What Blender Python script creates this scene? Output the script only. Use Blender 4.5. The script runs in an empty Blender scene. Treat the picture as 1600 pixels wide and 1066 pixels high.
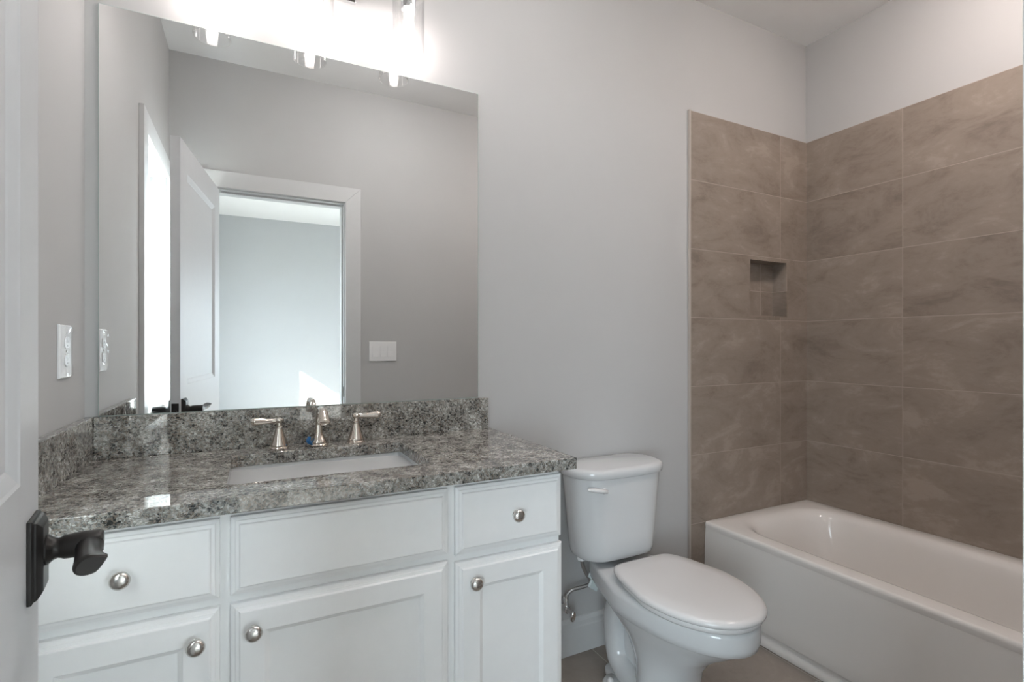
import bpy, bmesh, math, random
from mathutils import Vector, Matrix
random.seed(4)
SC = bpy.context.scene
COL = SC.collection
R = math.radians

# ------------------------------------------------------------------ camera, sky, sun, exposure
CAM_H, YAW = 1.1942, 26.903
cam_data = bpy.data.cameras.new('camera')
cam_data.sensor_width = 36.0
cam_data.lens = 802.08 * 36.0 / 1600.0
cam_data.shift_y = 6.5 / 1600.0
cam_data.clip_start = 0.02
cam = bpy.data.objects.new('camera', cam_data)
cam.location = (0, 0, CAM_H)
cam.rotation_euler = (R(90), 0, R(-YAW))
COL.objects.link(cam)
SC.camera = cam

SC.view_settings.view_transform = 'Standard'
SC.view_settings.look = 'None'
SC.view_settings.gamma = 1.0
SC.view_settings.use_curve_mapping = False
SC.view_settings.exposure = 1.0

world = bpy.data.worlds.new('sky')
SC.world = world
world.use_nodes = True
wn = world.node_tree.nodes
wbg = wn['Background']
wbg.inputs['Color'].default_value = (0.80, 0.90, 1.0, 1)
wbg.inputs['Strength'].default_value = 9.6

sun_data = bpy.data.lights.new('sun', 'SUN')
sun_data.energy = 22.0
sun_data.angle = R(0.5)
sun_data.color = (1.0, 0.95, 0.88)
sun = bpy.data.objects.new('sun', sun_data)
sun.rotation_euler = Vector((1, -0.8, -0.70)).to_track_quat('-Z', 'Y').to_euler()
sun.location = (-4, 4, 5)
COL.objects.link(sun)

def portal(name, loc, rot, sx, sy):
    d = bpy.data.lights.new(name, 'AREA')
    d.shape = 'RECTANGLE'; d.size = sx; d.size_y = sy
    d.cycles.is_portal = True
    o = bpy.data.objects.new(name, d)
    o.location = loc; o.rotation_euler = rot
    COL.objects.link(o)

# ------------------------------------------------------------------ key dimensions (metres)
D = 1.6713            # vanity wall
W = 0.147             # door wall, bathroom face
WB = 0.027            # door wall, bedroom face
XL, XR = -0.3825, 2.5436
ZC = 2.7315
ZT, TH, TW = 2.2295, 0.3045, 0.6045
TT = 0.010            # tile thickness
XT, XG, YG = 1.726, 2.330, 1.2262
BXL, BXR, BYF = -0.91, 3.1, -3.60      # bedroom
OX0, OX1, OZ = -0.235, 0.4926, 2.037   # doorway
ZCT = 0.9009          # counter top

# ------------------------------------------------------------------ node helpers
class NT:
    def __init__(self, name):
        self.m = bpy.data.materials.new(name); self.m.use_nodes = True
        self.t = self.m.node_tree; self.n = self.t.nodes
        self.bsdf = self.n['Principled BSDF']; self.out = self.n['Material Output']
    def new(self, typ, **kw):
        x = self.n.new(typ)
        for k, v in kw.items(): setattr(x, k, v)
        return x
    def link(self, a, b): self.t.links.new(a, b)
    def val(self, inp, v):
        if hasattr(v, 'is_output'): self.link(v, inp)
        else: inp.default_value = v
    def math(self, op, a, b=0.0, c=0.0):
        x = self.new('ShaderNodeMath', operation=op)
        self.val(x.inputs[0], a); self.val(x.inputs[1], b); self.val(x.inputs[2], c)
        return x.outputs[0]
    def coords(self):
        g = self.new('ShaderNodeNewGeometry'); return g.outputs['Position']
    def objco(self):
        g = self.new('ShaderNodeTexCoord'); return g.outputs['Object']
    def noise(self, vec, scale, detail=4, rough=0.55, dist=0.0):
        x = self.new('ShaderNodeTexNoise')
        self.link(vec, x.inputs['Vector'])
        x.inputs['Scale'].default_value = scale; x.inputs['Detail'].default_value = detail
        x.inputs['Roughness'].default_value = rough; x.inputs['Distortion'].default_value = dist
        return x.outputs['Fac']
    def ramp(self, fac, stops, interp='LINEAR'):
        x = self.new('ShaderNodeValToRGB'); e = x.color_ramp
        e.interpolation = interp
        e.elements[0].position, e.elements[0].color = stops[0][0], (*stops[0][1], 1)
        e.elements[1].position, e.elements[1].color = stops[-1][0], (*stops[-1][1], 1)
        for p, c in stops[1:-1]:
            k = e.elements.new(p); k.color = (*c, 1)
        self.link(fac, x.inputs[0]); return x.outputs[0]
    def mix(self, fac, a, b, typ='MIX'):
        x = self.new('ShaderNodeMix', data_type='RGBA', blend_type=typ)
        self.val(x.inputs[0], fac)
        for i, v in ((6, a), (7, b)):
            if hasattr(v, 'is_output'): self.link(v, x.inputs[i])
            else: x.inputs[i].default_value = (*v, 1)
        return x.outputs[2]
    def bump(self, h, strength, dist=0.002):
        x = self.new('ShaderNodeBump')
        x.inputs['Strength'].default_value = strength; x.inputs['Distance'].default_value = dist
        self.link(h, x.inputs['Height']); self.link(x.outputs[0], self.bsdf.inputs['Normal'])

def plain(name, col, rough=0.5, metal=0.0, spec=0.5, noise=0.0, nscale=30.0, coat=0.0):
    t = NT(name); b = t.bsdf
    b.inputs['Roughness'].default_value = rough; b.inputs['Metallic'].default_value = metal
    b.inputs['Specular IOR Level'].default_value = spec
    b.inputs['Coat Weight'].default_value = coat; b.inputs['Coat Roughness'].default_value = 0.04
    if noise:
        f = t.noise(t.objco(), nscale, 5)
        lo = tuple(c * (1 - noise) for c in col); hi = tuple(min(1, c * (1 + noise)) for c in col)
        t.link(t.ramp(f, [(0.3, lo), (0.7, hi)]), b.inputs['Base Color'])
    else:
        b.inputs['Base Color'].default_value = (*col, 1)
    return t.m

def wall_paint(name, col, rough=0.75):
    t = NT(name); b = t.bsdf
    p = t.coords()
    f = t.noise(p, 2.5, 3)
    lo = tuple(c * 0.985 for c in col); hi = tuple(c * 1.015 for c in col)
    t.link(t.ramp(f, [(0.3, lo), (0.7, hi)]), b.inputs['Base Color'])
    b.inputs['Roughness'].default_value = rough
    b.inputs['Specular IOR Level'].default_value = 0.25
    t.bump(t.noise(p, 420, 2), 0.05, 0.0006)
    return t.m

def tile_mat(name, axis_u, u0, w, axis_v, v0, h, lo, hi, grout, rough=0.5, gw=0.0032, vein=1.0):
    t = NT(name); b = t.bsdf
    p = t.coords()
    s = t.new('ShaderNodeSeparateXYZ'); t.link(p, s.inputs[0])
    u = t.math('DIVIDE', t.math('SUBTRACT', s.outputs[axis_u], u0), w)
    v = t.math('DIVIDE', t.math('SUBTRACT', s.outputs[axis_v], v0), h)
    iu, iv = t.math('FLOOR', u), t.math('FLOOR', v)
    fu, fv = t.math('FRACT', t.math('ADD', u, 100.0)), t.math('FRACT', t.math('ADD', v, 100.0))
    du = t.math('MULTIPLY', t.math('MINIMUM', fu, t.math('SUBTRACT', 1.0, fu)), w)
    dv = t.math('MULTIPLY', t.math('MINIMUM', fv, t.math('SUBTRACT', 1.0, fv)), h)
    d = t.math('MINIMUM', du, dv)
    g = t.math('LESS_THAN', d, gw / 2)
    rid = t.new('ShaderNodeTexWhiteNoise', noise_dimensions='2D')
    cc = t.new('ShaderNodeCombineXYZ'); t.link(iu, cc.inputs[0]); t.link(iv, cc.inputs[1])
    t.link(cc.outputs[0], rid.inputs['Vector'])
    # shifted, slanted coordinates for the slate veins of each tile
    sc = t.new('ShaderNodeVectorMath', operation='SCALE'); t.link(rid.outputs['Color'], sc.inputs[0]); sc.inputs['Scale'].default_value = 37.0
    ad = t.new('ShaderNodeVectorMath', operation='ADD'); t.link(p, ad.inputs[0]); t.link(sc.outputs[0], ad.inputs[1])
    mp = t.new('ShaderNodeMapping'); t.link(ad.outputs[0], mp.inputs['Vector'])
    mp.inputs['Rotation'].default_value = (R(-52), R(52), R(12)); mp.inputs['Scale'].default_value = (1.15, 1.15, 2.1)
    n1 = t.noise(mp.outputs[0], 3.6, 10, 0.64, 0.7)
    n2 = t.noise(mp.outputs[0], 26, 6, 0.65, 0.4)
    f = t.math('ADD', t.math('MULTIPLY', n1, 0.8 * vein), t.math('MULTIPLY', n2, 0.2))
    f = t.math('ADD', f, t.math('MULTIPLY', t.math('SUBTRACT', rid.outputs['Value'], 0.5), 0.10))
    mid = tuple((a * 0.5 + c * 0.5) for a, c in zip(lo, hi))
    c = t.ramp(f, [(0.34, lo), (0.48, mid), (0.56, tuple(0.35 * a + 0.65 * q for a, q in zip(lo, hi))), (0.63, hi)])
    t.link(t.mix(g, c, grout), b.inputs['Base Color'])
    b.inputs['Roughness'].default_value = rough
    b.inputs['Specular IOR Level'].default_value = 0.4
    edge = t.math('MINIMUM', t.math('DIVIDE', d, gw), 1.0)
    hgt = t.math('ADD', t.math('MULTIPLY', n1, 0.35), edge)
    t.bump(hgt, 0.35, 0.0012)
    return t.m

def granite():
    t = NT('speckled_granite'); b = t.bsdf
    p = t.coords()
    nz = t.new('ShaderNodeTexNoise'); t.link(p, nz.inputs['Vector']); nz.inputs['Scale'].default_value = 60; nz.inputs['Detail'].default_value = 3
    off = t.new('ShaderNodeVectorMath', operation='SCALE'); t.link(nz.outputs['Color'], off.inputs[0]); off.inputs['Scale'].default_value = 0.012
    pp = t.new('ShaderNodeVectorMath', operation='ADD'); t.link(p, pp.inputs[0]); t.link(off.outputs[0], pp.inputs[1])
    def vor(scale):
        v = t.new('ShaderNodeTexVoronoi'); t.link(pp.outputs[0], v.inputs['Vector']); v.inputs['Scale'].default_value = scale
        s = t.new('ShaderNodeSeparateColor'); t.link(v.outputs['Color'], s.inputs[0]); return s.outputs[0], s.outputs[1]
    a, a2 = vor(175); c, c2 = vor(390)
    cl = t.noise(p, 22, 4)
    f = t.math('ADD', t.math('MULTIPLY', a, 0.48), t.math('MULTIPLY', c, 0.36))
    f = t.math('ADD', f, t.math('MULTIPLY', t.math('SUBTRACT', cl, 0.5), 1.1))
    col = t.ramp(f, [(0.05, (0.017, 0.019, 0.019)), (0.18, (0.062, 0.065, 0.062)), (0.30, (0.172, 0.172, 0.160)),
                     (0.48, (0.285, 0.282, 0.262)), (0.66, (0.41, 0.408, 0.382)), (0.88, (0.66, 0.66, 0.63))])
    brown = t.noise(p, 14, 3)
    bm_ = t.math('MULTIPLY', t.math('GREATER_THAN', c2, 0.64), t.math('MULTIPLY', brown, 1.0))
    col = t.mix(bm_, col, (0.235, 0.185, 0.145))
    t.link(col, b.inputs['Base Color'])
    b.inputs['Roughness'].default_value = 0.025
    b.inputs['Specular IOR Level'].default_value = 0.6
    return t.m

def thin_glass(name, tint=(1, 1, 1), base=0.03, edge=0.5):
    t = NT(name); t.n.remove(t.bsdf)
    tr = t.new('ShaderNodeBsdfTransparent'); tr.inputs[0].default_value = (*tint, 1)
    gl = t.new('ShaderNodeBsdfGlossy'); gl.inputs['Roughness'].default_value = 0.02
    lw = t.new('ShaderNodeLayerWeight'); lw.inputs['Blend'].default_value = 0.25
    f = t.math('ADD', t.math('MULTIPLY', t.math('POWER', lw.outputs['Facing'], 2.0), edge), base)
    mx = t.new('ShaderNodeMixShader'); t.link(f, mx.inputs[0]); t.link(tr.outputs[0], mx.inputs[1]); t.link(gl.outputs[0], mx.inputs[2])
    t.link(mx.outputs[0], t.out.inputs['Surface'])
    return t.m

def emitter(name, col, strength):
    t = NT(name); t.n.remove(t.bsdf)
    e = t.new('ShaderNodeEmission'); e.inputs[0].default_value = (*col, 1); e.inputs[1].default_value = strength
    t.link(e.outputs[0], t.out.inputs['Surface']); return t.m

M = {}
M['wall'] = wall_paint('greige_wall_paint', (0.495, 0.493, 0.490))
M['ceiling'] = wall_paint('ceiling_paint', (0.92, 0.915, 0.91))
M['bedwall'] = wall_paint('bedroom_wall_paint', (0.55, 0.56, 0.57))
M['trim'] = plain('white_trim_paint', (0.60, 0.605, 0.605), 0.42, noise=0.01)
M['door'] = plain('white_door_paint', (0.60, 0.61, 0.62), 0.45, spec=0.3, noise=0.01)
M['cab'] = plain('white_cabinet_lacquer', (0.88, 0.885, 0.88), 0.32, noise=0.01)
TLO, THI, TGR = (0.198, 0.158, 0.129), (0.352, 0.293, 0.247), (0.40, 0.33, 0.28)
M['tile_back'] = tile_mat('slate_tile_back', 0, XG, TW, 2, ZT, TH, TLO, THI, TGR)
M['tile_right'] = tile_mat('slate_tile_right', 1, YG, TW, 2, ZT, TH, TLO, THI, TGR)
M['tile_niche'] = tile_mat('slate_tile_niche', 0, 2.285, TW, 2, 1.464 + TH, TH, TLO, THI, TGR)
M['tile_floor'] = tile_mat('slate_tile_floor', 0, 1.194, TW, 1, 1.44, TH, (0.21, 0.185, 0.165), (0.33, 0.285, 0.25), (0.46, 0.42, 0.38), 0.45)
M['tiletrim'] = plain('tile_edge_trim', (0.44, 0.39, 0.35), 0.4)
M['granite'] = granite()
M['porcelain'] = plain('white_porcelain', (0.62, 0.63, 0.635), 0.07, spec=0.55)
M['enamel'] = plain('bone_white_enamel', (0.80, 0.77, 0.74), 0.10, spec=0.5)
M['seat'] = plain('white_seat_plastic', (0.68, 0.67, 0.665), 0.18)
M['plastic'] = plain('white_plastic', (0.82, 0.82, 0.82), 0.25)
M['film'] = plain('glossy_white_plastic', (0.82, 0.83, 0.84), 0.08)
M['nickel'] = plain('polished_nickel', (0.72, 0.66, 0.60), 0.10, 1.0)
M['satin'] = plain('satin_nickel', (0.66, 0.64, 0.61), 0.24, 1.0)
M['chrome'] = plain('chrome', (0.80, 0.81, 0.82), 0.07, 1.0)
M['braid'] = plain('braided_steel', (0.42, 0.41, 0.40), 0.35, 0.9, noise=0.3, nscale=900)
M['black'] = plain('oil_rubbed_black', (0.022, 0.020, 0.019), 0.38, 0.4)
M['mirror'] = plain('mirror_silver', (0.90, 0.91, 0.905), 0.0, 1.0)
M['mirroredge'] = plain('mirror_glass_edge', (0.42, 0.50, 0.47), 0.1)
M['shade'] = thin_glass('clear_shade_glass', (0.975, 0.975, 0.975), 0.03, 0.75)
M['pane'] = thin_glass('window_glass', (0.95, 0.97, 0.96), 0.04, 0.5)
M['bulb'] = emitter('bulb_light', (1.0, 0.91, 0.88), 21.0)
M['dome'] = emitter('added_fill_glow', (1.0, 0.97, 0.96), 16.0)  # glow of the added ceiling fill lamp
M['canlight'] = emitter('can_light_lens', (1.0, 0.88, 0.82), 88.0)
M['blue'] = plain('blue_plastic', (0.012, 0.13, 0.36), 0.4)
M['paper'] = plain('pale_tag_plastic', (0.62, 0.68, 0.68), 0.35)
M['dark'] = plain('dark_slot', (0.05, 0.05, 0.05), 0.6)
M['gray'] = plain('gray_shadow_gap', (0.35, 0.35, 0.34), 0.5)
M['bedfloor'] = plain('pale_grey_carpet', (0.45, 0.44, 0.43), 0.4, noise=0.15, nscale=6)
M['ground'] = plain('outdoor_ground', (0.27, 0.26, 0.24), 0.9, noise=0.3, nscale=3)

# ------------------------------------------------------------------ mesh helpers
def finish(name, bm, mat, parent=None, smooth=False, bevel=0.0, sharp=40, segs=2):
    bmesh.ops.recalc_face_normals(bm, faces=bm.faces)
    me = bpy.data.meshes.new(name); bm.to_mesh(me); bm.free()
    mats = mat if isinstance(mat, (list, tuple)) else [mat]
    for m in mats: me.materials.append(m)
    o = bpy.data.objects.new(name, me); COL.objects.link(o)
    if parent is not None:
        o.parent = parent
        o.matrix_parent_inverse = Matrix.Translation(-Vector(parent.location)) if parent.rotation_euler.z == 0 else parent_matrix(parent).inverted()
    if bevel:
        b = o.modifiers.new('bevel', 'BEVEL'); b.width = bevel; b.segments = segs; b.limit_method = 'ANGLE'; b.angle_limit = R(30)
    if smooth:
        for p in me.polygons: p.use_smooth = True
        me.set_sharp_from_angle(angle=R(sharp))
    return o

def parent_matrix(p):
    return Matrix.Translation(Vector(p.location)) @ p.rotation_euler.to_matrix().to_4x4()

def struct(o):
    o['kind'] = 'structure'; return o

def tag(o, label, cat, group=None):
    o['label'] = label; o['category'] = cat
    if group: o['group'] = group
    return o

def thing(name, loc, label, cat, group=None, rz=0.0):
    o = bpy.data.objects.new(name, None); COL.objects.link(o)
    o.empty_display_size = 0.05
    o.location = loc; o.rotation_euler = (0, 0, rz)
    return tag(o, label, cat, group)

def box(bm, x0, x1, y0, y1, z0, z1):
    v = [bm.verts.new((x, y, z)) for x in (x0, x1) for y in (y0, y1) for z in (z0, z1)]
    for f in ((0, 1, 3, 2), (4, 6, 7, 5), (0, 4, 5, 1), (2, 3, 7, 6), (0, 2, 6, 4), (1, 5, 7, 3)):
        bm.faces.new([v[i] for i in f])

def boxes(lst):
    bm = bmesh.new()
    for b in lst: box(bm, *b)
    return bm

def loft(bm, loops, cap0=True, cap1=True, closed=True):
    rows = [[bm.verts.new(p) for p in l] for l in loops]
    n = len(rows[0])
    for a, b in zip(rows, rows[1:]):
        for i in range(n if closed else n - 1):
            j = (i + 1) % n
            bm.faces.new((a[i], a[j], b[j], b[i]))
    if cap0: bm.faces.new(rows[0][::-1])
    if cap1: bm.faces.new(rows[-1])
    return rows

def lathe(bm, prof, base=(0, 0, 0), axis=(0, 0, 1), n=32, cap=True):
    """prof: list of (radius, distance along axis)"""
    q = Vector((0, 0, 1)).rotation_difference(Vector(axis).normalized()).to_matrix()
    b = Vector(base)
    loops = [[b + q @ Vector((r * math.cos(2 * math.pi * i / n), r * math.sin(2 * math.pi * i / n), h)) for i in range(n)] for r, h in prof]
    loft(bm, loops, cap, cap)

def catmull(pts, sub=8):
    pts = [Vector(p) for p in pts]; out = []
    P = [pts[0] * 2 - pts[1]] + pts + [pts[-1] * 2 - pts[-2]]
    for i in range(1, len(P) - 2):
        for k in range(sub):
            t = k / sub; a, b, c, d = P[i - 1], P[i], P[i + 1], P[i + 2]
            out.append(0.5 * ((2 * b) + (c - a) * t + (2 * a - 5 * b + 4 * c - d) * t * t + (3 * b - a - 3 * c + d) * t ** 3))
    out.append(pts[-1]); return out

def tube(bm, pts, rad, n=16, sub=8, flat=None):
    """swept tube; rad is a number or a list per control point; flat squashes along one frame axis"""
    r0 = rad if isinstance(rad, (list, tuple)) else [rad] * len(pts)
    path = catmull(pts, sub)
    rr = []
    for i in range(len(path)):
        t = i / sub; k = min(int(t), len(r0) - 2); rr.append(r0[k] + (r0[k + 1] - r0[k]) * (t - k))
    tan = [(path[min(i + 1, len(path) - 1)] - path[max(i - 1, 0)]).normalized() for i in range(len(path))]
    up = Vector((0, 0, 1)) if abs(tan[0].z) < 0.9 else Vector((1, 0, 0))
    nrm = (up - tan[0] * up.dot(tan[0])).normalized(); loops = []
    for p, t, r in zip(path, tan, rr):
        nrm = (nrm - t * nrm.dot(t)).normalized(); bi = t.cross(nrm)
        fl = flat or 1.0
        loops.append([p + nrm * (r * fl * math.cos(2 * math.pi * i / n)) + bi * (r * math.sin(2 * math.pi * i / n)) for i in range(n)])
    loft(bm, loops)

def rrect(x0, x1, y0, y1, r, z, k=8):
    pts = []
    for cx, cy, a in ((x1 - r, y1 - r, 0), (x0 + r, y1 - r, 90), (x0 + r, y0 + r, 180), (x1 - r, y0 + r, 270)):
        for i in range(k + 1):
            t = R(a + 90 * i / k); pts.append(Vector((cx + r * math.cos(t), cy + r * math.sin(t), z)))
    return pts

def panel_front(bm, x0, x1, z0, z1, yb, yf, prof):
    """cabinet front facing -y; prof: (inset, depth behind the front plane) from outer edge to centre"""
    loops = [[(x0, yb, z0), (x1, yb, z0), (x1, yb, z1), (x0, yb, z1)]]
    for ins, dep in prof:
        y = yf + dep
        loops.append([(x0 + ins, y, z0 + ins), (x1 - ins, y, z0 + ins), (x1 - ins, y, z1 - ins), (x0 + ins, y, z1 - ins)])
    loft(bm, loops)

# ------------------------------------------------------------------ the setting
E_ = 0.12
NX0, NX1, NZ0, NZ1, NY = 2.105, 2.381, 1.331, 1.608, 1.745      # shower niche

struct(finish('floor', boxes([(XL - .02, XR, 0.0, D, -0.06, 0)]), M['tile_floor']))
struct(finish('floor_bedroom', boxes([(BXL, BXR, BYF, 0.0, -0.06, 0.0)]), M['bedfloor']))
struct(finish('ceiling', boxes([(XL - E_, XR + E_, WB + .05, D + E_, ZC, ZC + 0.1)]), M['ceiling']))
struct(finish('ceiling_bedroom', boxes([(BXL - E_, BXR + E_, BYF - E_, WB + .05, ZC, ZC + 0.1)]), M['ceiling']))
# vanity wall with the niche hole
struct(finish('wall_back', boxes([
    (XL - E_, NX0, D, D + E_, -.06, ZC), (NX1, XR + E_, D, D + E_, -.06, ZC),
    (NX0, NX1, D, D + E_, -.06, NZ0), (NX0, NX1, D, D + E_, NZ1, ZC), (NX0, NX1, NY + .004, D + E_, NZ0, NZ1)]), M['wall']))
struct(finish('wall_right', boxes([(XR, XR + E_, WB, D, -.06, ZC)]), M['wall']))
# left wall with window opening
WY0, WY1, WZ0, WZ1 = 0.25, 0.865, 0.86, 2.03
struct(finish('wall_left', boxes([
    (XL - E_, XL, WB, WY0, -.06, ZC), (XL - E_, XL, WY1, D, -.06, ZC),
    (XL - E_, XL, WY0, WY1, -.06, WZ0), (XL - E_, XL, WY0, WY1, WZ1, ZC)]), M['wall']))
JT = 0.018
struct(finish('wall_front', boxes([
    (XL, OX0 - JT, WB, W, -.06, ZC), (OX1 + JT, XR, WB, W, -.06, ZC), (OX0 - JT, OX1 + JT, WB, W, OZ + JT, ZC)]), M['wall']))
# bedroom shell (seen through the doorway in the mirror)
UX0, UX1, UZ0, UZ1 = 1.52, 2.52, 0.60, 2.0  # opening of the added far window
struct(finish('wall_bedroom_far', boxes([
    (BXL - E_, UX0, BYF - E_, BYF, -.06, ZC), (UX1, BXR + E_, BYF - E_, BYF, -.06, ZC),
    (UX0, UX1, BYF - E_, BYF, -.06, UZ0), (UX0, UX1, BYF - E_, BYF, UZ1, ZC)]), M['bedwall']))
struct(finish('wall_bedroom_right', boxes([(BXR, BXR + E_, BYF, WB, -.06, ZC)]), M['bedwall']))
struct(finish('wall_bedroom_near', boxes([(BXL - E_, XL - E_, WB, W, -.06, ZC), (XR + E_, BXR + E_, WB, W, -.06, ZC)]), M['bedwall']))
VY0, VY1, VZ0, VZ1 = -2.45, -0.55, 0.55, 2.0
struct(finish('wall_bedroom_left', boxes([
    (BXL - E_, BXL, BYF, VY0, -.06, ZC), (BXL - E_, BXL, VY1, WB, -.06, ZC),
    (BXL - E_, BXL, VY0, VY1, -.06, VZ0), (BXL - E_, BXL, VY0, VY1, VZ1, ZC)]), M['bedwall']))
struct(finish('ground_outside', boxes([(-14, 14, -14, BYF - E_ - .01, -0.5, -0.4), (-14, BXL - E_ - .01, BYF - E_ - .01, 12, -0.5, -0.4)]), M['ground']))

# tiled tub surround, 10 mm proud of the wall, niche left open
struct(finish('wall_tile_back', boxes([
    (XT, NX0, D - TT, D, 0, ZT), (NX1, XR, D - TT, D, 0, ZT),
    (NX0, NX1, D - TT, D, 0, NZ0), (NX0, NX1, D - TT, D, NZ1, ZT)]), M['tile_back']))
struct(finish('wall_tile_right', boxes([(XR - TT, XR, W, D - TT, 0, ZT)]), M['tile_right']))
t_ = 0.008
struct(finish('wall_tile_niche', boxes([
    (NX0, NX1, NY - t_, NY + .003, NZ0, NZ1),
    (NX0, NX0 + .006, D - TT, NY - t_, NZ0, NZ1), (NX1 - .006, NX1, D - TT, NY - t_, NZ0, NZ1),
    (NX0 + .006, NX1 - .006, D - TT, NY - t_, NZ0, NZ0 + .006), (NX0 + .006, NX1 - .006, D - TT, NY - t_, NZ1 - .006, NZ1)]), M['tile_niche']))
struct(finish('trim_1', boxes([(XT - .009, XT, D - .013, D, 0, ZT + .003)]), M['tiletrim'], bevel=.0015))

# baseboards
def base_profile(run, z=1.0):
    return [(0.0, 0.0), (0.014, 0.0), (0.014, 0.100), (0.011, 0.106), (0.011, 0.122), (0.005, 0.134), (0.0, 0.136)]
def baseboard(name, a, b, nrm):
    bm = bmesh.new()
    loops = [[(p[0] + nrm[0] * d, p[1] + nrm[1] * d, z) for d, z in base_profile(0)] for p in (a, b)]
    loft(bm, loops)
    return struct(finish(name, bm, M['trim']))
baseboard('baseboard_back', (0.735, D), (XT - .010, D), (0, -1))
baseboard('baseboard_front', (OX1 + .096, W), (1.80, W), (0, 1))
baseboard('baseboard_left', (XL, W + .02), (XL, 1.14), (1, 0))
baseboard('baseboard_bedroom', (BXL, BYF), (BXR, BYF), (0, 1))

# door casing and jamb
CW, CT, RV = 0.089, 0.018, 0.006
def casing(name, y0, y1):
    bm = bmesh.new()
    x0, x1, z1 = OX0 - RV, OX1 + RV, OZ + RV
    xl = max(x0 - CW, XL + .002)
    # mitred three-piece casing
    for poly in ([(xl, 0), (x0, 0), (x0, z1), (xl, z1 + CW)],
                 [(x1, 0), (x1 + CW, 0), (x1 + CW, z1 + CW), (x1, z1)],
                 [(x0, z1), (x1, z1), (x1 + CW, z1 + CW), (xl, z1 + CW)]):
        loft(bm, [[(x, y0, z) for x, z in poly], [(x, y1, z) for x, z in poly]])
    return struct(finish(name, bm, M['trim'], bevel=.002))
casing('trim_2', W, W + CT)
casing('trim_3', WB - CT, WB)
jamb = struct(finish('trim_4', boxes([
    (OX0 - JT, OX0, WB, W, 0, OZ), (OX1, OX1 + JT, WB, W, 0, OZ), (OX0 - JT, OX1 + JT, WB, W, OZ, OZ + JT),
    (OX0, OX0 + .010, WB + .02, W - .040, 0, OZ), (OX1 - .010, OX1, WB + .02, W - .040, 0, OZ), (OX0 + .010, OX1 - .010, WB + .02, W - .040, OZ - .010, OZ)]), M['trim']))
jamb.name = 'trim_4'
finish('strike_plate', boxes([(OX1 - .0015, OX1 + .001, W - .033, W - .006, 0.885, 0.945)]), M['black'], jamb, bevel=.0005)

# ---------------------------------------------------------------- bathroom window
def window(name, xo, xi, y0, y1, z0, z1, rail_z):
    """window in a wall whose outer face is xo and room face xi (room on +x)"""
    f = .045; xf0, xf1 = xo + .015, xo + .055
    root = struct(finish(name, boxes([
        (xf0, xf1, y0, y0 + f, z0, z1), (xf0, xf1, y1 - f, y1, z0, z1),
        (xf0, xf1, y0 + f, y1 - f, z0, z0 + f), (xf0, xf1, y0 + f, y1 - f, z1 - f, z1)]), M['trim'], bevel=.002))
    finish('meeting_rail', boxes([(xf0 + .004, xf1 - .004, y0 + f, y1 - f, rail_z - .02, rail_z + .02)]), M['trim'], root)
    finish('pane', boxes([(xf0 + .018, xf0 + .022, y0 + f, y1 - f, z0 + f, z1 - f)]), M['pane'], root)
    c = .085
    bm = boxes([(xi, xi + .018, y0 - c, y0, z0 - .02, z1 + c), (xi, xi + .018, y1, y1 + c, z0 - .02, z1 + c),
                (xi, xi + .018, y0, y1, z1, z1 + c), (xi, xi + .016, y0 - c, y1 + c, z0 - .10, z0 - .025)])
    finish('casing', bm, M['trim'], root, bevel=.0015)
    finish('stool', boxes([(xf1, xi + .040, y0 - c - .01, y1 + c + .01, z0 - .025, z0)]), M['trim'], root, bevel=.004)
    finish('jamb_lining', boxes([(xf1, xi, y0 - .001, y0 + .004, z0, z1), (xf1, xi, y1 - .004, y1 + .001, z0, z1), (xf1, xi, y0, y1, z1 - .004, z1 + .001)]), M['trim'], root)
    return root
window('window_1', XL - E_, XL, WY0, WY1, WZ0, WZ1, 1.42)
window('window_2', BXL - E_, BXL, VY0, VY1, VZ0, VZ1, 1.28)
uf = .045  # unseen far window, invented to throw cool light on the vanity
w3 = struct(finish('added_light_window', boxes([
    (UX0, UX0 + uf, BYF - .105, BYF - .065, UZ0, UZ1), (UX1 - uf, UX1, BYF - .105, BYF - .065, UZ0, UZ1),
    (UX0 + uf, UX1 - uf, BYF - .105, BYF - .065, UZ0, UZ0 + uf), (UX0 + uf, UX1 - uf, BYF - .105, BYF - .065, UZ1 - uf, UZ1)]), M['trim'], bevel=.002))
finish('meeting_rail', boxes([(UX0 + uf, UX1 - uf, BYF - .10, BYF - .07, 1.28, 1.32)]), M['trim'], w3)
finish('pane', boxes([(UX0 + uf, UX1 - uf, BYF - .087, BYF - .083, UZ0 + uf, UZ1 - uf)]), M['pane'], w3)
finish('casing', boxes([(UX0 - .085, UX0, BYF, BYF + .018, UZ0 - .085, UZ1 + .085), (UX1, UX1 + .085, BYF, BYF + .018, UZ0 - .085, UZ1 + .085),
    (UX0, UX1, BYF, BYF + .018, UZ1, UZ1 + .085), (UX0, UX1, BYF, BYF + .018, UZ0 - .085, UZ0)]), M['trim'], w3)
portal('window_portal', ((UX0 + UX1) / 2, BYF - E_ - .01, (UZ0 + UZ1) / 2), (R(90), 0, 0), UX1 - UX0, UZ1 - UZ0)  # portal of the added far window
portal('window_portal', (XL - E_ - .01, (WY0 + WY1) / 2, (WZ0 + WZ1) / 2), (0, R(-90), 0), WZ1 - WZ0, WY1 - WY0)
portal('window_portal', (BXL - E_ - .01, (VY0 + VY1) / 2, (VZ0 + VZ1) / 2), (0, R(-90), 0), VZ1 - VZ0, VY1 - VY0)

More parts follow.
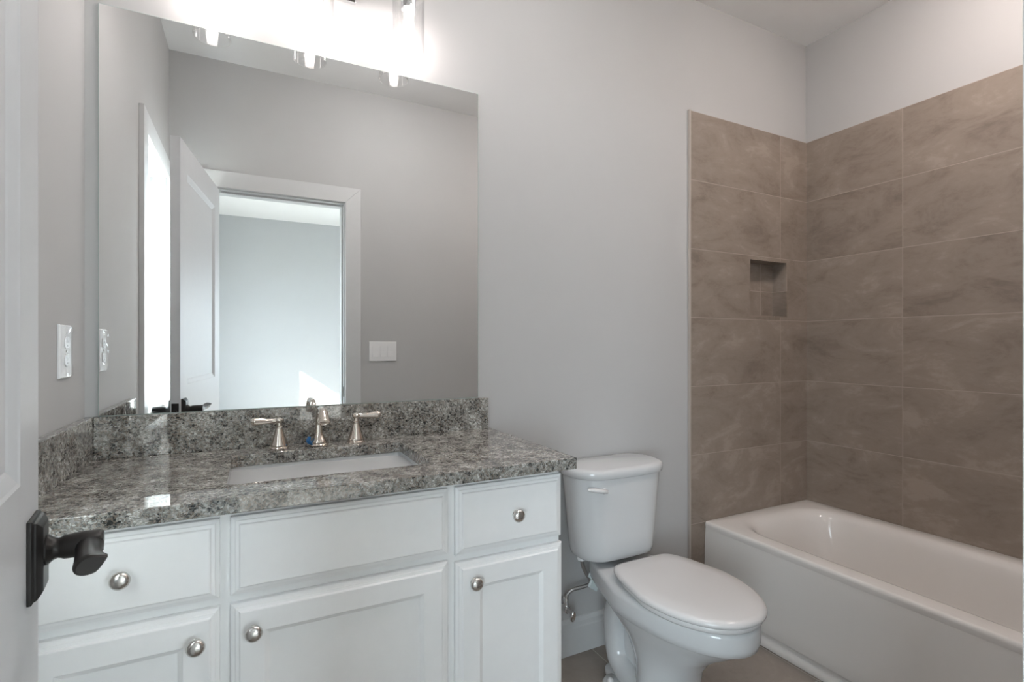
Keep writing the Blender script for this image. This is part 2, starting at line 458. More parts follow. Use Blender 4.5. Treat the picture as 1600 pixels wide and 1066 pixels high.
# ---------------------------------------------------------------- door leaf (open, swung into the room)
PA, PB = Vector((-0.154, 0.147)), Vector((-0.2545, 0.899))     # room-side face: hinge end, free end
LEN = (PB - PA).length
sdir = (PB - PA).normalized(); ndir = Vector((sdir.y, -sdir.x))   # ndir faces +x
if ndir.x < 0: ndir = -ndir
def leaf_pt(s, n, z):
    q = PA + sdir * s + ndir * n
    return (q.x, q.y, z)
LT = 0.035; LZ0, LZ1 = 0.012, 2.030
bm = bmesh.new()
S_ = [0, 0.118, 0.652, LEN]; Z_ = [LZ0, 0.24, 0.74, 1.030, 1.912, LZ1]
def leaf_face(n0, sgn):
    for i in range(3):
        for j in range(5):
            s0, s1, z0, z1 = S_[i], S_[i + 1], Z_[j], Z_[j + 1]
            if i == 1 and j in (1, 3):
                prof = [(0, 0), (.004, .002), (.018, .007), (.022, .009)]
                loops = [[leaf_pt(s0 + a, n0 - sgn * d, z0 + a), leaf_pt(s1 - a, n0 - sgn * d, z0 + a), leaf_pt(s1 - a, n0 - sgn * d, z1 - a), leaf_pt(s0 + a, n0 - sgn * d, z1 - a)] for a, d in prof]
                loft(bm, loops, False, True)
            else:
                bm.faces.new([bm.verts.new(leaf_pt(*q)) for q in ((s0, n0, z0), (s1, n0, z0), (s1, n0, z1), (s0, n0, z1))])
leaf_face(0.0, 1); leaf_face(-LT, -1)
for a, b in (((0, LZ0), (0, LZ1)), ((LEN, LZ0), (LEN, LZ1)), ((0, LZ0), (LEN, LZ0)), ((0, LZ1), (LEN, LZ1))):
    bm.faces.new([bm.verts.new(leaf_pt(*q)) for q in ((a[0], 0, a[1]), (b[0], 0, b[1]), (b[0], -LT, b[1]), (a[0], -LT, a[1]))])
bmesh.ops.remove_doubles(bm, verts=bm.verts, dist=1e-5)
door = struct(finish('door_1', bm, M['door']))

def leaf_box(bm, s0, s1, n0, n1, z0, z1):
    v = [bm.verts.new(leaf_pt(s, n, z)) for s in (s0, s1) for n in (n0, n1) for z in (z0, z1)]
    for f in ((0, 1, 3, 2), (4, 6, 7, 5), (0, 4, 5, 1), (2, 3, 7, 6), (0, 2, 6, 4), (1, 5, 7, 3)):
        bm.faces.new([v[i] for i in f])
HS, HZ = 0.714, 0.926
def door_handle(side):
    n0 = 0.0 if side > 0 else -LT
    bm = bmesh.new()
    loops = []
    for ins, out in ((0, 0.0), (0, .0045), (.003, .006), (.004, .009), (.009, .0125), (.012, .014)):
        hw, hh = .031 - ins, .0515 - ins
        loops.append([leaf_pt(HS + a * hw, n0 + side * out, HZ + b * hh) for a, b in ((-1, -1), (1, -1), (1, 1), (-1, 1))])
    loft(bm, loops)
    esc = finish('door_handle', bm, M['black'], door, bevel=.001)
    bm = bmesh.new()
    ax = Vector((ndir.x, ndir.y, 0)) * side
    lathe(bm, [(.019, .012), (.019, .016), (.0145, .021), (.0125, .026), (.0135, .029), (.0150, .032), (.0160, .050), (.0158, .068), (.013, .072)], leaf_pt(HS, n0, HZ + .006), ax, 24)
    finish('shank', bm, M['black'], esc, smooth=True)
    bm = bmesh.new()
    d = side * .058
    loops = []
    for t, w, h_, dn, dz, tw in ((.014, .010, .010, 0, .004, 0), (.006, .0145, .0135, 0, .004, 0), (-.010, .0150, .0135, 0, .004, 2), (-.035, .0135, .0115, .001, .004, 8), (-.065, .0145, .0110, .004, .006, 16), (-.092, .0175, .0120, .008, .009, 22), (-.100, .0170, .0115, .009, .010, 22), (-.103, .0140, .0090, .009, .010, 22)):
        c, q = math.cos(R(tw)), math.sin(R(tw)); lp = []
        for i in range(28):
            a_ = 2 * math.pi * i / 28
            u = w * math.cos(a_); v = h_ * math.sin(a_)
            k_ = min(1.0, tw / 22.0)
            v *= 1 - .65 * k_ * max(0.0, math.cos(a_)) ** 1.2     # the grip narrows to a rounded point on its outer side
            lp.append(leaf_pt(HS + t, n0 + d + side * (dn + u * c - v * q), HZ + dz + u * q + v * c))
        loops.append(lp)
    loft(bm, loops)
    finish('lever', bm, M['black'], esc, smooth=True)
door_handle(1); door_handle(-1)
bm = bmesh.new(); leaf_box(bm, LEN - .001, LEN + .0012, -LT / 2 - .013, -LT / 2 + .013, HZ - .035, HZ + .035)
leaf_box(bm, LEN, LEN + .009, -LT / 2 - .006, -LT / 2 + .006, HZ - .010, HZ + .010)
finish('latch_plate', bm, M['black'], door, bevel=.0006)
for hz in (0.25, 1.05, 1.82):
    bm = bmesh.new(); lathe(bm, [(.006, 0), (.0065, .002), (.0065, .088), (.006, .090)], leaf_pt(-.004, -LT - .006, hz), (0, 0, 1), 14)
    finish('hinge', bm, M['black'], door, smooth=True)

# ---------------------------------------------------------------- vanity cabinet
YF = 1.136                       # front plane of doors and drawers
van = thing('vanity_cabinet', (0.17, 1.40, 0), 'white painted bathroom vanity cabinet with drawers and panelled doors under granite top', 'cabinet')
CX0, CX1 = XL + .003, 0.724
finish('carcass', boxes([
    (CX0, CX0 + .018, YF + .037, D - .002, .10, .870), (CX1 - .018, CX1, YF + .037, D - .002, .10, .870),
    (CX0 + .018, CX1 - .018, D - .012, D - .002, .10, .69), (CX0 + .018, CX1 - .018, YF + .037, D - .012, .10, .118)]), M['cab'], van)
gap_x = [(-.0545, -.0365), (.412, .430)]
finish('face_frame', boxes([
    (CX0, -.330, YF + .019, YF + .037, .10, .870), (CX1 - .03, CX1, YF + .019, YF + .037, .10, .870),
    (-.065, -.026, YF + .019, YF + .037, .10, .870), (.401, .441, YF + .019, YF + .037, .10, .870),
    (-.330, CX1 - .03, YF + .0192, YF + .0368, .84, .870), (-.330, CX1 - .03, YF + .0192, YF + .0368, .670, .715), (-.330, CX1 - .03, YF + .0192, YF + .0368, .10, .14)]), M['cab'], van)
finish('toe_kick', boxes([(CX0, CX1 - .01, YF + .085, YF + .100, 0, .10), (CX1 - .010, CX1, YF + .085, D - .002, 0, .10)]), M['cab'], van)
DR = [(0, .012), (.0008, .009), (.0075, .0065), (.0085, .0048), (.0145, .0035), (.0165, .0006), (.018, 0)]
def drawer(name, x0, x1, z0, z1):
    bm = bmesh.new(); panel_front(bm, x0, x1, z0, z1, YF + .019, YF, DR)
    return finish(name, bm, M['cab'], van)
def cdoor(x0, x1, z0, z1):
    bm = bmesh.new()
    panel_front(bm, x0, x1, z0, z1, YF + .019, YF, DR + [(.060, 0), (.062, .0015), (.069, .006), (.070, .0065)])
    return finish('door', bm, M['cab'], van)
def knob(parent, x, z):
    bm = bmesh.new()
    lathe(bm, [(.0095, 0), (.0095, .0015), (.0075, .003), (.0055, .008), (.006, .012), (.0125, .0145), (.0158, .0165), (.0160, .0185), (.0150, .0215), (.0115, .0250), (.0060, .0268), (.0008, .0272)], (x, YF, z), (0, -1, 0), 28)
    finish('knob', bm, M['satin'], parent, smooth=True, sharp=50)
d1 = drawer('drawer', -.362, -.0545, .703, .8575); knob(d1, -.207, .779)
drawer('false_drawer_front', -.0365, .412, .703, .8575)
d2 = drawer('drawer', .430, CX1 + .001, .695, .8575); knob(d2, .587, .774)
c1 = cdoor(-.362, -.0545, .115, .6865); knob(c1, -.093, .630)
c2 = cdoor(-.0365, .412, .115, .6865); knob(c2, .004, .632)
c3 = cdoor(.430, CX1 + .003, .115, .678); knob(c3, .475, .629)

# countertop with sink cut-out and splashes
KX0, KX1, KY0, KY1 = -.046, .402, 1.228, 1.545
top = thing('granite_countertop', (0.19, 1.40, ZCT - .03), 'speckled grey granite vanity countertop with matching backsplash', 'countertop')
bm = bmesh.new()
def slab_with_hole(bm, x0, x1, y0, y1, hole, z0, z1):
    k = len(hole) // 4
    outer = []
    for i, q in enumerate(hole):            # project each hole point to the outer rectangle, corner by corner
        pass
    hv = [[bm.verts.new((p.x, p.y, z)) for p in hole] for z in (z0, z1)]
    cor = [(x1, y1), (x0, y1), (x0, y0), (x1, y0)]
    ov = [[bm.verts.new((x, y, z)) for x, y in cor] for z in (z0, z1)]
    for a in (0, 1):
        for c in range(4):
            seg = hv[a][c * k:(c + 1) * k]
            for i in range(k - 1): bm.faces.new((seg[i], seg[i + 1], ov[a][c]))
            nx = hv[a][((c + 1) * k) % len(hole)]
            bm.faces.new((seg[-1], nx, ov[a][(c + 1) % 4], ov[a][c]))
    n = len(hole)
    for i in range(n): bm.faces.new((hv[0][i], hv[0][(i + 1) % n], hv[1][(i + 1) % n], hv[1][i]))
    for c in range(4): bm.faces.new((ov[0][c], ov[0][(c + 1) % 4], ov[1][(c + 1) % 4], ov[1][c]))
slab_with_hole(bm, XL + .002, .7583, 1.1197, D - .001, rrect(KX0, KX1, KY0, KY1, .02, 0, 6), ZCT - .0305, ZCT)
finish('slab', bm, M['granite'], top, bevel=.002)
finish('backsplash', boxes([(XL + .0225, .7444, D - .0215, D - .001, ZCT, 1.0093)]), M['granite'], top, bevel=.0015)
finish('side_splash', boxes([(XL + .001, XL + .0220, 1.130, D - .001, ZCT, 1.0093)]), M['granite'], top, bevel=.0015)

# undermount sink
sink = thing('undermount_sink', (.178, 1.385, ZCT - .19), 'white rectangular undermount sink set below the granite opening', 'sink')
bm = bmesh.new()
zt = ZCT - .0308
loft(bm, [rrect(KX0 - .03, KX1 + .03, KY0 - .025, KY1 + .025, .03, zt - .010, 6), rrect(KX0 - .03, KX1 + .03, KY0 - .025, KY1 + .025, .03, zt, 6),
          rrect(KX0 - .006, KX1 + .006, KY0 - .006, KY1 + .006, .024, zt, 6), rrect(KX0 - .004, KX1 + .004, KY0 - .004, KY1 + .004, .024, zt - .006, 6),
          rrect(KX0 + .012, KX1 - .012, KY0 + .010, KY1 - .010, .035, zt - .10, 6), rrect(KX0 + .030, KX1 - .030, KY0 + .028, KY1 - .028, .04, zt - .135, 6),
          rrect(KX0 + .10, KX1 - .10, KY0 + .09, KY1 - .09, .045, zt - .145, 6)])
finish('basin', bm, M['porcelain'], sink, smooth=True, sharp=60)
bm = bmesh.new(); lathe(bm, [(.022, 0), (.024, .002), (.020, .004), (.012, .004), (.010, .007), (.001, .008)], (.178, 1.39, zt - .1445), n=24)
finish('drain', bm, M['nickel'], sink, smooth=True)

# ---------------------------------------------------------------- widespread faucet
FX, FY = .176, 1.598
fau = thing('widespread_faucet', (FX, FY, ZCT), 'polished nickel widespread faucet with two lever handles behind the sink', 'faucet')
CONE = [(.0265, 0), (.0270, .003), (.0255, .006), (.0235, .007), (.0240, .010), (.0228, .013), (.0185, .026), (.0140, .040), (.0105, .051), (.0088, .058), (.0098, .060), (.0098, .063), (.0075, .065), (.0072, .072), (.0105, .076), (.0125, .080), (.0115, .084), (.006, .087), (.001, .088)]
def faucet_handle(x, ang):
    bm = bmesh.new(); lathe(bm, CONE, (x, FY, ZCT + .0002), n=32)
    h = finish('handle', bm, M['nickel'], fau, smooth=True, sharp=35)
    ca, sa = math.cos(R(ang)), math.sin(R(ang))
    bm = bmesh.new()
    P = lambda d, z: (x + ca * d, FY + sa * d, ZCT + z)
    tube(bm, [P(.004, .080), P(.018, .0795), P(.035, .0795), P(.052, .0805), P(.064, .0810), P(.071, .0812)], [.0070, .0064, .0076, .0100, .0110, .0076], 18, 5)
    finish('lever', bm, M['nickel'], h, smooth=True, sharp=60)
faucet_handle(FX - .106, 186)
faucet_handle(FX + .106, -8)
bm = bmesh.new()
lathe(bm, [(.0255, 0), (.0262, .003), (.0245, .006), (.0225, .007), (.0230, .010), (.0222, .013), (.0190, .019), (.0150, .026), (.0122, .032), (.0108, .038)], (FX, FY, ZCT + .0002), n=32)
tube(bm, [(FX, FY, ZCT + .032), (FX, FY + .002, ZCT + .066), (FX, FY - .010, ZCT + .094), (FX, FY - .042, ZCT + .109), (FX, FY - .080, ZCT + .110), (FX, FY - .104, ZCT + .103)],
     [.0105, .0090, .0092, .0096, .0100, .0104], 24, 8)
sp = finish('spout', bm, M['nickel'], fau, smooth=True, sharp=40)
bm = bmesh.new()
lathe(bm, [(.0060, -.010), (.0105, -.007), (.0125, 0), (.0130, .006), (.0138, .014), (.0155, .022), (.0172, .027), (.0172, .030), (.0140, .031), (.0130, .028)], (FX, FY - .104, ZCT + .107), (0, -.50, -.87), 28)
finish('spout_tip', bm, M['nickel'], sp, smooth=True, sharp=40)
bm = bmesh.new(); lathe(bm, [(.0028, 0), (.0028, .062), (.0055, .064), (.0065, .070), (.0040, .076), (.001, .077)], (FX, FY + .028, ZCT + .0002), n=16)
finish('lift_rod', bm, M['nickel'], fau, smooth=True)
bm = bmesh.new(); tube(bm, [(FX - .022, FY - .004, ZCT + .008), (FX - .029, FY - .004, ZCT + .016), (FX - .026, FY - .003, ZCT + .028)], [.0075, .0095, .0060], 12, 5, flat=0.7)
t = finish('protective_tag', bm, M['blue'], fau, smooth=True); t['label'] = 'blue plastic tag'

# ---------------------------------------------------------------- mirror
mir = thing('wall_mirror', (.179, D, 1.0093), 'large frameless wall mirror above the granite backsplash', 'mirror')
MX0, MX1, MZ0, MZ1 = -.3535, .7118, 1.0098, 2.0794
finish('glass_edge', boxes([(MX0, MX1, D - .0055, D - .0006, MZ0, MZ1)]), M['mirroredge'], mir)
finish('reflecting_face', boxes([(MX0 + .0014, MX1 - .0014, D - .0060, D - .0056, MZ0 + .0014, MZ1 - .0014)]), M['mirror'], mir)

# ---------------------------------------------------------------- vanity light bar
VL = thing('vanity_light', (.166, D, 2.325), 'chrome three bulb vanity light with clear glass cylinder shades above the mirror', 'light')
bm = bmesh.new()
loft(bm, [[(x, y, z) for x, z in ((.166 - hw, 2.325 - hh), (.166 + hw, 2.325 - hh), (.166 + hw, 2.325 + hh), (.166 - hw, 2.325 + hh))] for hw, hh, y in ((.126, .058, D - .001), (.126, .058, D - .016), (.120, .052, D - .022), (.112, .044, D - .024))])
finish('back_plate', bm, M['chrome'], VL, bevel=.001)
bm = bmesh.new(); tube(bm, [(-.115, D - .100, 2.345), (.166, D - .100, 2.345), (.447, D - .100, 2.345)], .0095, 16, 4)
tube(bm, [(.166, D - .02, 2.345), (.166, D - .06, 2.345), (.166, D - .10, 2.345)], .011, 16, 4)
finish('arm', bm, M['chrome'], VL, smooth=True)
for lx in (-.104, .166, .436):
    ly = D - .100
    bm = bmesh.new(); lathe(bm, [(.012, .065), (.016, .062), (.030, .054), (.0335, .049), (.0335, .044), (.032, .042), (.027, .038), (.0235, .030), (.0225, 0), (.0195, 0)], (lx, ly, 2.238), n=32)
    so = finish('socket', bm, M['chrome'], VL, smooth=True, sharp=35)
    bm = bmesh.new()
    prof = [(.0485, .174), (.0490, .162), (.0490, .006), (.0498, .004), (.0500, .002), (.0492, 0), (.0478, -.0005), (.0466, .0005), (.0462, .003), (.0468, .006), (.0468, .162), (.0463, .174)]
    n = 48; loops = [[Vector((lx + r * math.cos(2 * math.pi * i / n), ly + r * math.sin(2 * math.pi * i / n), 2.106 + h)) for i in range(n)] for r, h in prof]
    loft(bm, loops + [loops[0]], False, False)
    bmesh.ops.remove_doubles(bm, verts=bm.verts, dist=1e-6)
    finish('glass_shade', bm, M['shade'], so, smooth=True, sharp=50)
    bm = bmesh.new(); lathe(bm, [(.001, -.124), (.006, -.1225), (.0120, -.114), (.0150, -.100), (.0160, -.080), (.0150, -.030), (.0130, 0), (.0130, .012)], (lx, ly, 2.238), n=24)
    finish('bulb', bm, M['bulb'], so, smooth=True)

# recessed shower light above the tub
can = thing('recessed_ceiling_light', (2.02, .70, ZC), 'round recessed ceiling light over the bathtub', 'light')
bm = bmesh.new(); n = 40
loops = [[Vector((2.02 + r * math.cos(2 * math.pi * i / n), .70 + r * math.sin(2 * math.pi * i / n), ZC + h)) for i in range(n)] for r, h in ((.092, -.0005), (.090, -.005), (.074, -.005), (.072, -.0005))]
loft(bm, loops + [loops[0]], False, False); bmesh.ops.remove_doubles(bm, verts=bm.verts, dist=1e-6)
finish('trim_ring', bm, M['trim'], can, smooth=True)
bm = bmesh.new(); lathe(bm, [(.070, -.0008), (.071, -.006), (.066, -.022), (.052, -.034), (.028, -.040), (.001, -.042)], (2.02, .70, ZC), n=32)
finish('lens', bm, M['canlight'], can, smooth=True)

# added fill lamp under the ceiling, out of view, to brighten the room
fm = thing('added_ceiling_fill_light', (.72, .88, ZC), 'added frosted fill lamp under the bathroom ceiling, out of view', 'light')
bm = bmesh.new(); lathe(bm, [(.050, -.0005), (.050, -.008), (.014, -.014), (.012, -.030)], (.72, .88, ZC), n=32)
finish('canopy', bm, M['chrome'], fm, smooth=True)
bm = bmesh.new(); lathe(bm, [(.012, -.029), (.060, -.033), (.105, -.045), (.128, -.062), (.130, -.075), (.120, -.095), (.090, -.112), (.050, -.121), (.001, -.124)], (.72, .88, ZC), n=40)
finish('dome', bm, M['dome'], fm, smooth=True)

# ---------------------------------------------------------------- outlet (left wall) and switch plate (door wall)
oy, oz = 1.501, 1.180
outlet = thing('wall_outlet', (XL, oy, oz), 'white electrical outlet plate on the left wall beside the mirror', 'outlet')
bm = bmesh.new()
loft(bm, [[(XL + d, oy - hw, oz - hh), (XL + d, oy + hw, oz - hh), (XL + d, oy + hw, oz + hh), (XL + d, oy - hw, oz + hh)] for hw, hh, d in ((.039, .0605, .0003), (.039, .0605, .004), (.0365, .058, .0065))])
finish('plate', bm, M['film'], outlet, bevel=.0008)
for dz in (-.020, .020):
    bm = bmesh.new()
    pts = []
    for i in range(24):
        a = 2 * math.pi * i / 24; pts.append((.0175 * math.cos(a), max(-.0135, min(.0135, .0175 * math.sin(a)))))
    loft(bm, [[(XL + d, oy + y * s, oz + dz + z * s) for y, z in pts] for d, s in ((.005, 1), (.0085, 1), (.0092, .95))])
    rc = finish('receptacle', bm, M['plastic'], outlet)
    bm = boxes([(XL + .0088, XL + .0096, oy - .0068, oy - .0050, oz + dz - .001, oz + dz + .007), (XL + .0088, XL + .0096, oy + .0050, oy + .0066, oz + dz - .001, oz + dz + .006)])
    lathe(bm, [(.0024, 0), (.0024, .0008)], (XL + .0088, oy, oz + dz - .007), (1, 0, 0), 10)
    finish('slot', bm, M['gray'], rc)
bm = bmesh.new(); lathe(bm, [(.003, 0), (.003, .001), (.001, .0016)], (XL + .0062, oy, oz), (1, 0, 0), 12)
finish('screw', bm, M['satin'], outlet)
# crumpled protective film still on the plate
bm = bmesh.new()
g = []
for i in range(7):
    row = []
    for j in range(15):
        y = oy - .030 + .060 * i / 6; z = oz - .056 + .112 * j / 14
        h = .0102 + .0035 * abs(math.sin(j * 1.7 + i * .9)) * (1 if j in (0, 1, 2, 13, 14) or i in (0, 1) else .15)
        row.append(bm.verts.new((XL + h, y, z)))
    g.append(row)
for i in range(6):
    for j in range(14): bm.faces.new((g[i][j], g[i + 1][j], g[i + 1][j + 1], g[i][j + 1]))
M['wrap'] = thin_glass('clear_plastic_film', (.97, .97, .97), .05, .35)
finish('protective_film', bm, M['wrap'], outlet)

sx, sz = .721, 1.156
sw = thing('light_switch', (sx, W, sz), 'white triple rocker light switch plate beside the door casing', 'switch')
bm = bmesh.new()
loft(bm, [[(sx - hw, W + d, sz - hh), (sx + hw, W + d, sz - hh), (sx + hw, W + d, sz + hh), (sx - hw, W + d, sz + hh)] for hw, hh, d in ((.084, .060, .0003), (.084, .060, .004), (.081, .057, .0065))])
finish('plate', bm, M['plastic'], sw, bevel=.0008)
for dx in (-.046, 0, .046):
    bm = bmesh.new()
    x0, x1 = sx + dx - .0165, sx + dx + .0165
    bm2 = [(x0, W + .006), (x1, W + .006)]
    loft(bm, [[(x, W + .006, sz - .033), (x, W + .0105, sz - .033), (x, W + .0078, sz), (x, W + .0085, sz + .033), (x, W + .006, sz + .033)] for x in (x0, x1)])
    finish('rocker', bm, M['plastic'], sw)

# ---------------------------------------------------------------- bathtub
TX0, TX1, TY0, TY1, TZ = 1.8118, XR - TT - .001, W + .002, D - TT - .001, .4052
tub = thing('bathtub', ((TX0 + TX1) / 2, (TY0 + TY1) / 2, 0), 'white alcove bathtub with a plain flat apron below the tiled walls', 'bathtub')
bm = bmesh.new()
K = 10
L = [rrect(TX0 + .003, TX1, TY0, TY1, .003, TZ - .030, K), rrect(TX0 + .0005, TX1, TY0, TY1, .004, TZ - .014, K), rrect(TX0 + .002, TX1, TY0, TY1, .004, TZ - .005, K), rrect(TX0 + .006, TX1 - .001, TY0, TY1, .004, TZ - .001, K), rrect(TX0 + .012, TX1 - .003, TY0 + .002, TY1 - .002, .006, TZ, K)]
for a, b, r, dz in ((.056, .056, .17, 0.0), (.066, .066, .165, -.0008), (.076, .078, .16, -.004), (.085, .092, .155, -.011), (.092, .106, .15, -.024), (.098, .120, .147, -.045), (.108, .140, .14, -.11), (.122, .170, .13, -.22), (.140, .200, .12, -.300), (.165, .235, .11, -.325), (.22, .30, .08, -.332)):
    L.append(rrect(TX0 + a + .008, TX1 - a - .004, TY0 + b, TY1 - b, r, TZ + dz, K))
loft(bm, L, False, True)
finish('basin', bm, M['enamel'], tub, smooth=True, sharp=70)
bm = bmesh.new()
prof = [(.0035, TZ - .026), (.0010, TZ - .060), (-.002, .30), (-.006, .10), (-.008, .062), (-.006, .056), (.006, .047), (.008, .040), (.006, .034), (-.004, .026), (-.005, .004), (-.004, 0), (.03, 0), (.03, TZ - .026)]
loft(bm, [[(TX0 + dx, y, z) for dx, z in prof] for y in (TY0 + .001, TY1 - .001)])
finish('apron', bm, M['enamel'], tub, smooth=True, sharp=50)
bm = bmesh.new(); lathe(bm, [(.030, 0), (.032, .003), (.018, .006), (.001, .006)], ((TX0 + TX1) / 2 + .01, .42, TZ - .331), n=24)
finish('drain', bm, M['chrome'], tub, smooth=True)

# ---------------------------------------------------------------- toilet
TCX = 1.230
toi = thing('toilet', (TCX, 1.32, 0), 'white two piece toilet with closed lid standing between vanity and bathtub', 'toilet')
def egg(uback, ufront, hw, z, n=64, pb=5.0, pf=2.1, wpos=0.45, rr=0.66, te=1.0):
    """plan outline, u = distance from the wall; round at the front, tapering to a squarish back"""
    uc = uback + (ufront - uback) * wpos; pts = []
    for i in range(n):
        a = 2 * math.pi * i / n; c, s = math.cos(a), math.sin(a)
        p = pf if c > 0 else pb
        ru = (ufront - uc) if c > 0 else (uc - uback)
        u = uc + ru * math.copysign(abs(c) ** (2 / p), c)
        w = hw * math.copysign(abs(s) ** (2 / p), s)
        if u < uc: w *= 1 - (1 - rr) * ((uc - u) / (uc - uback)) ** te
        pts.append((TCX + w, D - u, z))
    return pts
bm = bmesh.new()
loft(bm, [egg(.27, .500, .124, 0.0, pb=2.5), egg(.27, .500, .124, .012, pb=2.5), egg(.28, .492, .117, .028, pb=2.5), egg(.285, .486, .112, .10, pb=2.5), egg(.28, .502, .114, .16, pb=2.5),
          egg(.23, .552, .126, .225, pb=3), egg(.15, .612, .146, .270, pb=4, rr=.55), egg(.09, .655, .162, .300, rr=.52), egg(.05, .682, .170, .320, rr=.50), egg(.045, .690, .173, .326, rr=.50), egg(.03, .704, .180, .333, rr=.50), egg(.03, .709, .183, .350, rr=.50), egg(.03, .709, .183, .385, rr=.50), egg(.032, .704, .180, .396, rr=.50), egg(.045, .69, .168, .400, rr=.50)])
loft(bm, [egg(.13, .46, .105, 0.0, rr=.8), egg(.13, .46, .105, .012, rr=.8), egg(.15, .44, .09, .022, rr=.8)])
loft(bm, [egg(.17, .42, .062, z, pb=2.5, rr=.9) for z in (.01, .10, .20, .31)])
tube(bm, [(TCX, D - .30, .30), (TCX, D - .21, .24), (TCX, D - .20, .14), (TCX, D - .25, .05), (TCX, D - .36, .04)], .055, 20, 6)
for sg in (-1, 1):      # trapway bulge on each side and the floor flange
    P = lambda w, u, z: (TCX + sg * w, D - u, z)
    tube(bm, [P(.080, .32, .325), P(.086, .250, .305), P(.072, .205, .240), P(.060, .192, .160), P(.060, .212, .085), P(.066, .280, .055), P(.072, .36, .062), P(.075, .42, .10)],
         [.030, .038, .041, .041, .043, .043, .036, .028], 20, 7)
    lathe(bm, [(.044, 0), (.044, .010), (.036, .020), (.014, .024)], P(.092, .228, 0), n=24)
bowl = finish('bowl', bm, M['porcelain'], toi, smooth=True, sharp=60)
for sg in (-1, 1):
    bm = bmesh.new(); lathe(bm, [(.012, 0), (.012, .006), (.0095, .013), (.004, .017), (.001, .0175)], (TCX + sg * .112, D - .228, .017), n=18)
    finish('bolt_cap', bm, M['seat'], bowl, smooth=True)
# seat ring and lid
bm = bmesh.new()
loft(bm, [egg(*q, pb=9, pf=2.1, rr=.68, te=1.5) for q in ((.268, .704, .172, .4005), (.264, .708, .175, .405), (.264, .708, .175, .413), (.268, .704, .172, .4185))])
finish('seat', bm, M['seat'], toi, smooth=True, sharp=60)
bm = bmesh.new()
loft(bm, [egg(*q, pb=9, pf=2.1, rr=.70, te=1.5) for q in ((.252, .714, .180, .4195), (.247, .719, .184, .424), (.247, .719, .184, .430), (.251, .715, .181, .436), (.265, .70, .173, .4405), (.32, .64, .125, .4440), (.40, .54, .06, .445))])
lid = finish('seat_lid', bm, M['seat'], toi, smooth=True, sharp=60)
for sg in (-1, 1):
    bm = bmesh.new(); tube(bm, [(TCX + sg * .045, D - .240, .413), (TCX + sg * .065, D - .240, .413), (TCX + sg * .085, D - .240, .413)], .011, 14, 4)
    finish('hinge', bm, M['seat'], lid, smooth=True)
# tank: bowed front, tapering downwards
TKX = 1.214
def tankd(hw, u0, u1, bow, r, z):
    k = 9; z -= .007
    l = rrect(TKX - hw, TKX + hw, D - u1, D - u0, r, z, k)
    out = []
    for i, p in enumerate(l):          # the four straight runs follow the four corners; split them evenly
        out.append(p)
        if i % (k + 1) == k:
            q = l[(i + 1) % len(l)]
            out += [p.lerp(q, s / 12) for s in range(1, 12)]
    mid = D - (u0 + u1) / 2
    res = []
    for p in out:
        f = max(0.0, min(1.0, (mid - p.y) / (u1 - u0) * 2))
        res.append(Vector((p.x, p.y - bow * f * (1 - ((p.x - TKX) / hw) ** 2), p.z)))
    return res
bm = bmesh.new()
loft(bm, [tankd(.130, .055, .165, .010, .05, .426), tankd(.152, .036, .184, .014, .065, .428), tankd(.163, .026, .194, .018, .075, .437), tankd(.168, .021, .198, .020, .080, .456), tankd(.175, .018, .200, .021, .083, .52), tankd(.185, .018, .201, .022, .083, .62), tankd(.197, .018, .202, .022, .083, .729)])
finish('tank', bm, M['porcelain'], toi, smooth=True, sharp=60)
bm = bmesh.new()
loft(bm, [tankd(.200, .014, .204, .022, .083, .7285), tankd(.206, .010, .209, .023, .086, .732), tankd(.207, .010, .210, .023, .086, .752), tankd(.202, .013, .205, .023, .083, .760), tankd(.187, .025, .19, .021, .075, .7635)])
finish('tank_lid', bm, M['porcelain'], toi, smooth=True, sharp=60)
bm = bmesh.new()
fy = D - .222
lathe(bm, [(.013, -.012), (.013, .004), (.009, .014)], (TKX - .112, fy + .016, .683), (0, -1, 0), 18)
tube(bm, [(TKX - .106, fy + .000, .682), (TKX - .128, fy + .000, .686), (TKX - .152, fy + .008, .690), (TKX - .172, fy + .020, .691)], [.009, .0105, .0110, .0085], 14, 5, flat=.75)
h = finish('flush_lever', bm, M['seat'], toi, smooth=True)

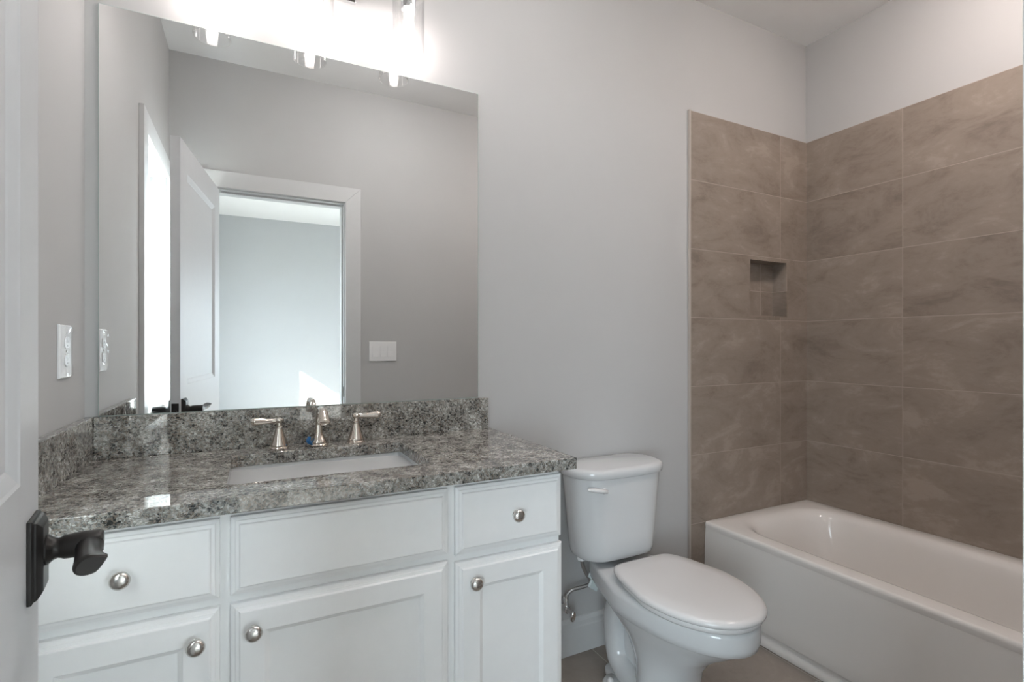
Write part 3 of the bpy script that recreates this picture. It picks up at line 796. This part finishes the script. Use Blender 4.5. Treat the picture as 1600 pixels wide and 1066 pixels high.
# toilet water supply: stop valve, braided hose and tag
sv = thing('toilet_supply_valve', (1.055, D, .20), 'chrome toilet shutoff valve with braided supply hose on the back wall', 'valve')
bm = bmesh.new(); lathe(bm, [(.030, .0005), (.029, .004), (.020, .009), (.009, .011)], (1.050, D, .207), (0, -1, 0), 28)
finish('escutcheon', bm, M['chrome'], sv, smooth=True)
bm = bmesh.new(); lathe(bm, [(.0085, .009), (.0085, .035), (.013, .036), (.013, .062), (.009, .064), (.009, .075), (.005, .090)], (1.050, D, .207), (0, -1, 0), 20)
lathe(bm, [(.0075, 0), (.0075, .018), (.010, .019), (.010, .034), (.007, .036)], (1.050, D - .05, .212), (0, 0, 1), 18)
finish('valve_body', bm, M['chrome'], sv, smooth=True, sharp=35)
bm = bmesh.new()
hn = Vector((.35, -1, -.1)).normalized(); hs = hn.cross(Vector((0, 0, 1))).normalized(); hu = hs.cross(hn)
hc = Vector((1.050, D - .094, .200)); n = 28
loft(bm, [[hc + hn * d + hs * (.012 * s * math.cos(2 * math.pi * i / n)) + hu * (.021 * s * math.sin(2 * math.pi * i / n)) for i in range(n)] for d, s in ((-.006, .85), (-.003, 1), (.003, 1), (.006, .85))])
finish('valve_handle', bm, M['chrome'], sv, smooth=True, sharp=40)
bm = bmesh.new()
tube(bm, [(1.050, D - .05, .246), (1.054, D - .052, .262), (1.072, D - .058, .278), (1.108, D - .068, .284), (1.136, D - .076, .292), (1.138, D - .080, .308), (1.120, D - .083, .336), (1.102, D - .086, .368), (1.092, D - .09, .402), (1.092, D - .09, .416)], .0072, 12, 8)
finish('supply_hose', bm, M['braid'], sv, smooth=True)
bm = bmesh.new(); lathe(bm, [(.016, 0), (.018, .004), (.018, .018), (.012, .022)], (1.092, D - .09, .398), n=10)
finish('coupling_nut', bm, M['plastic'], sv)
bm = bmesh.new()
def obox(c, ax, ay, az):
    vs = [bm.verts.new(Vector(c) + ax * i + ay * j + az * k) for i in (-1, 1) for j in (-1, 1) for k in (-1, 1)]
    for f in ((0, 1, 3, 2), (4, 6, 7, 5), (0, 4, 5, 1), (2, 3, 7, 6), (0, 2, 6, 4), (1, 5, 7, 3)): bm.faces.new([vs[i] for i in f])
obox((1.146, D - .092, .294), Vector((.016, 0, -.012)), Vector((.002, -.004, 0)), Vector((.008, 0, .014)))
obox((1.146, D - .090, .316), Vector((.021, 0, -.020)), Vector((.001, -.003, 0)), Vector((.005, 0, .006)))
tg = finish('hose_tag', bm, M['paper'], sv, bevel=.001); tg['label'] = 'pale plastic tag'
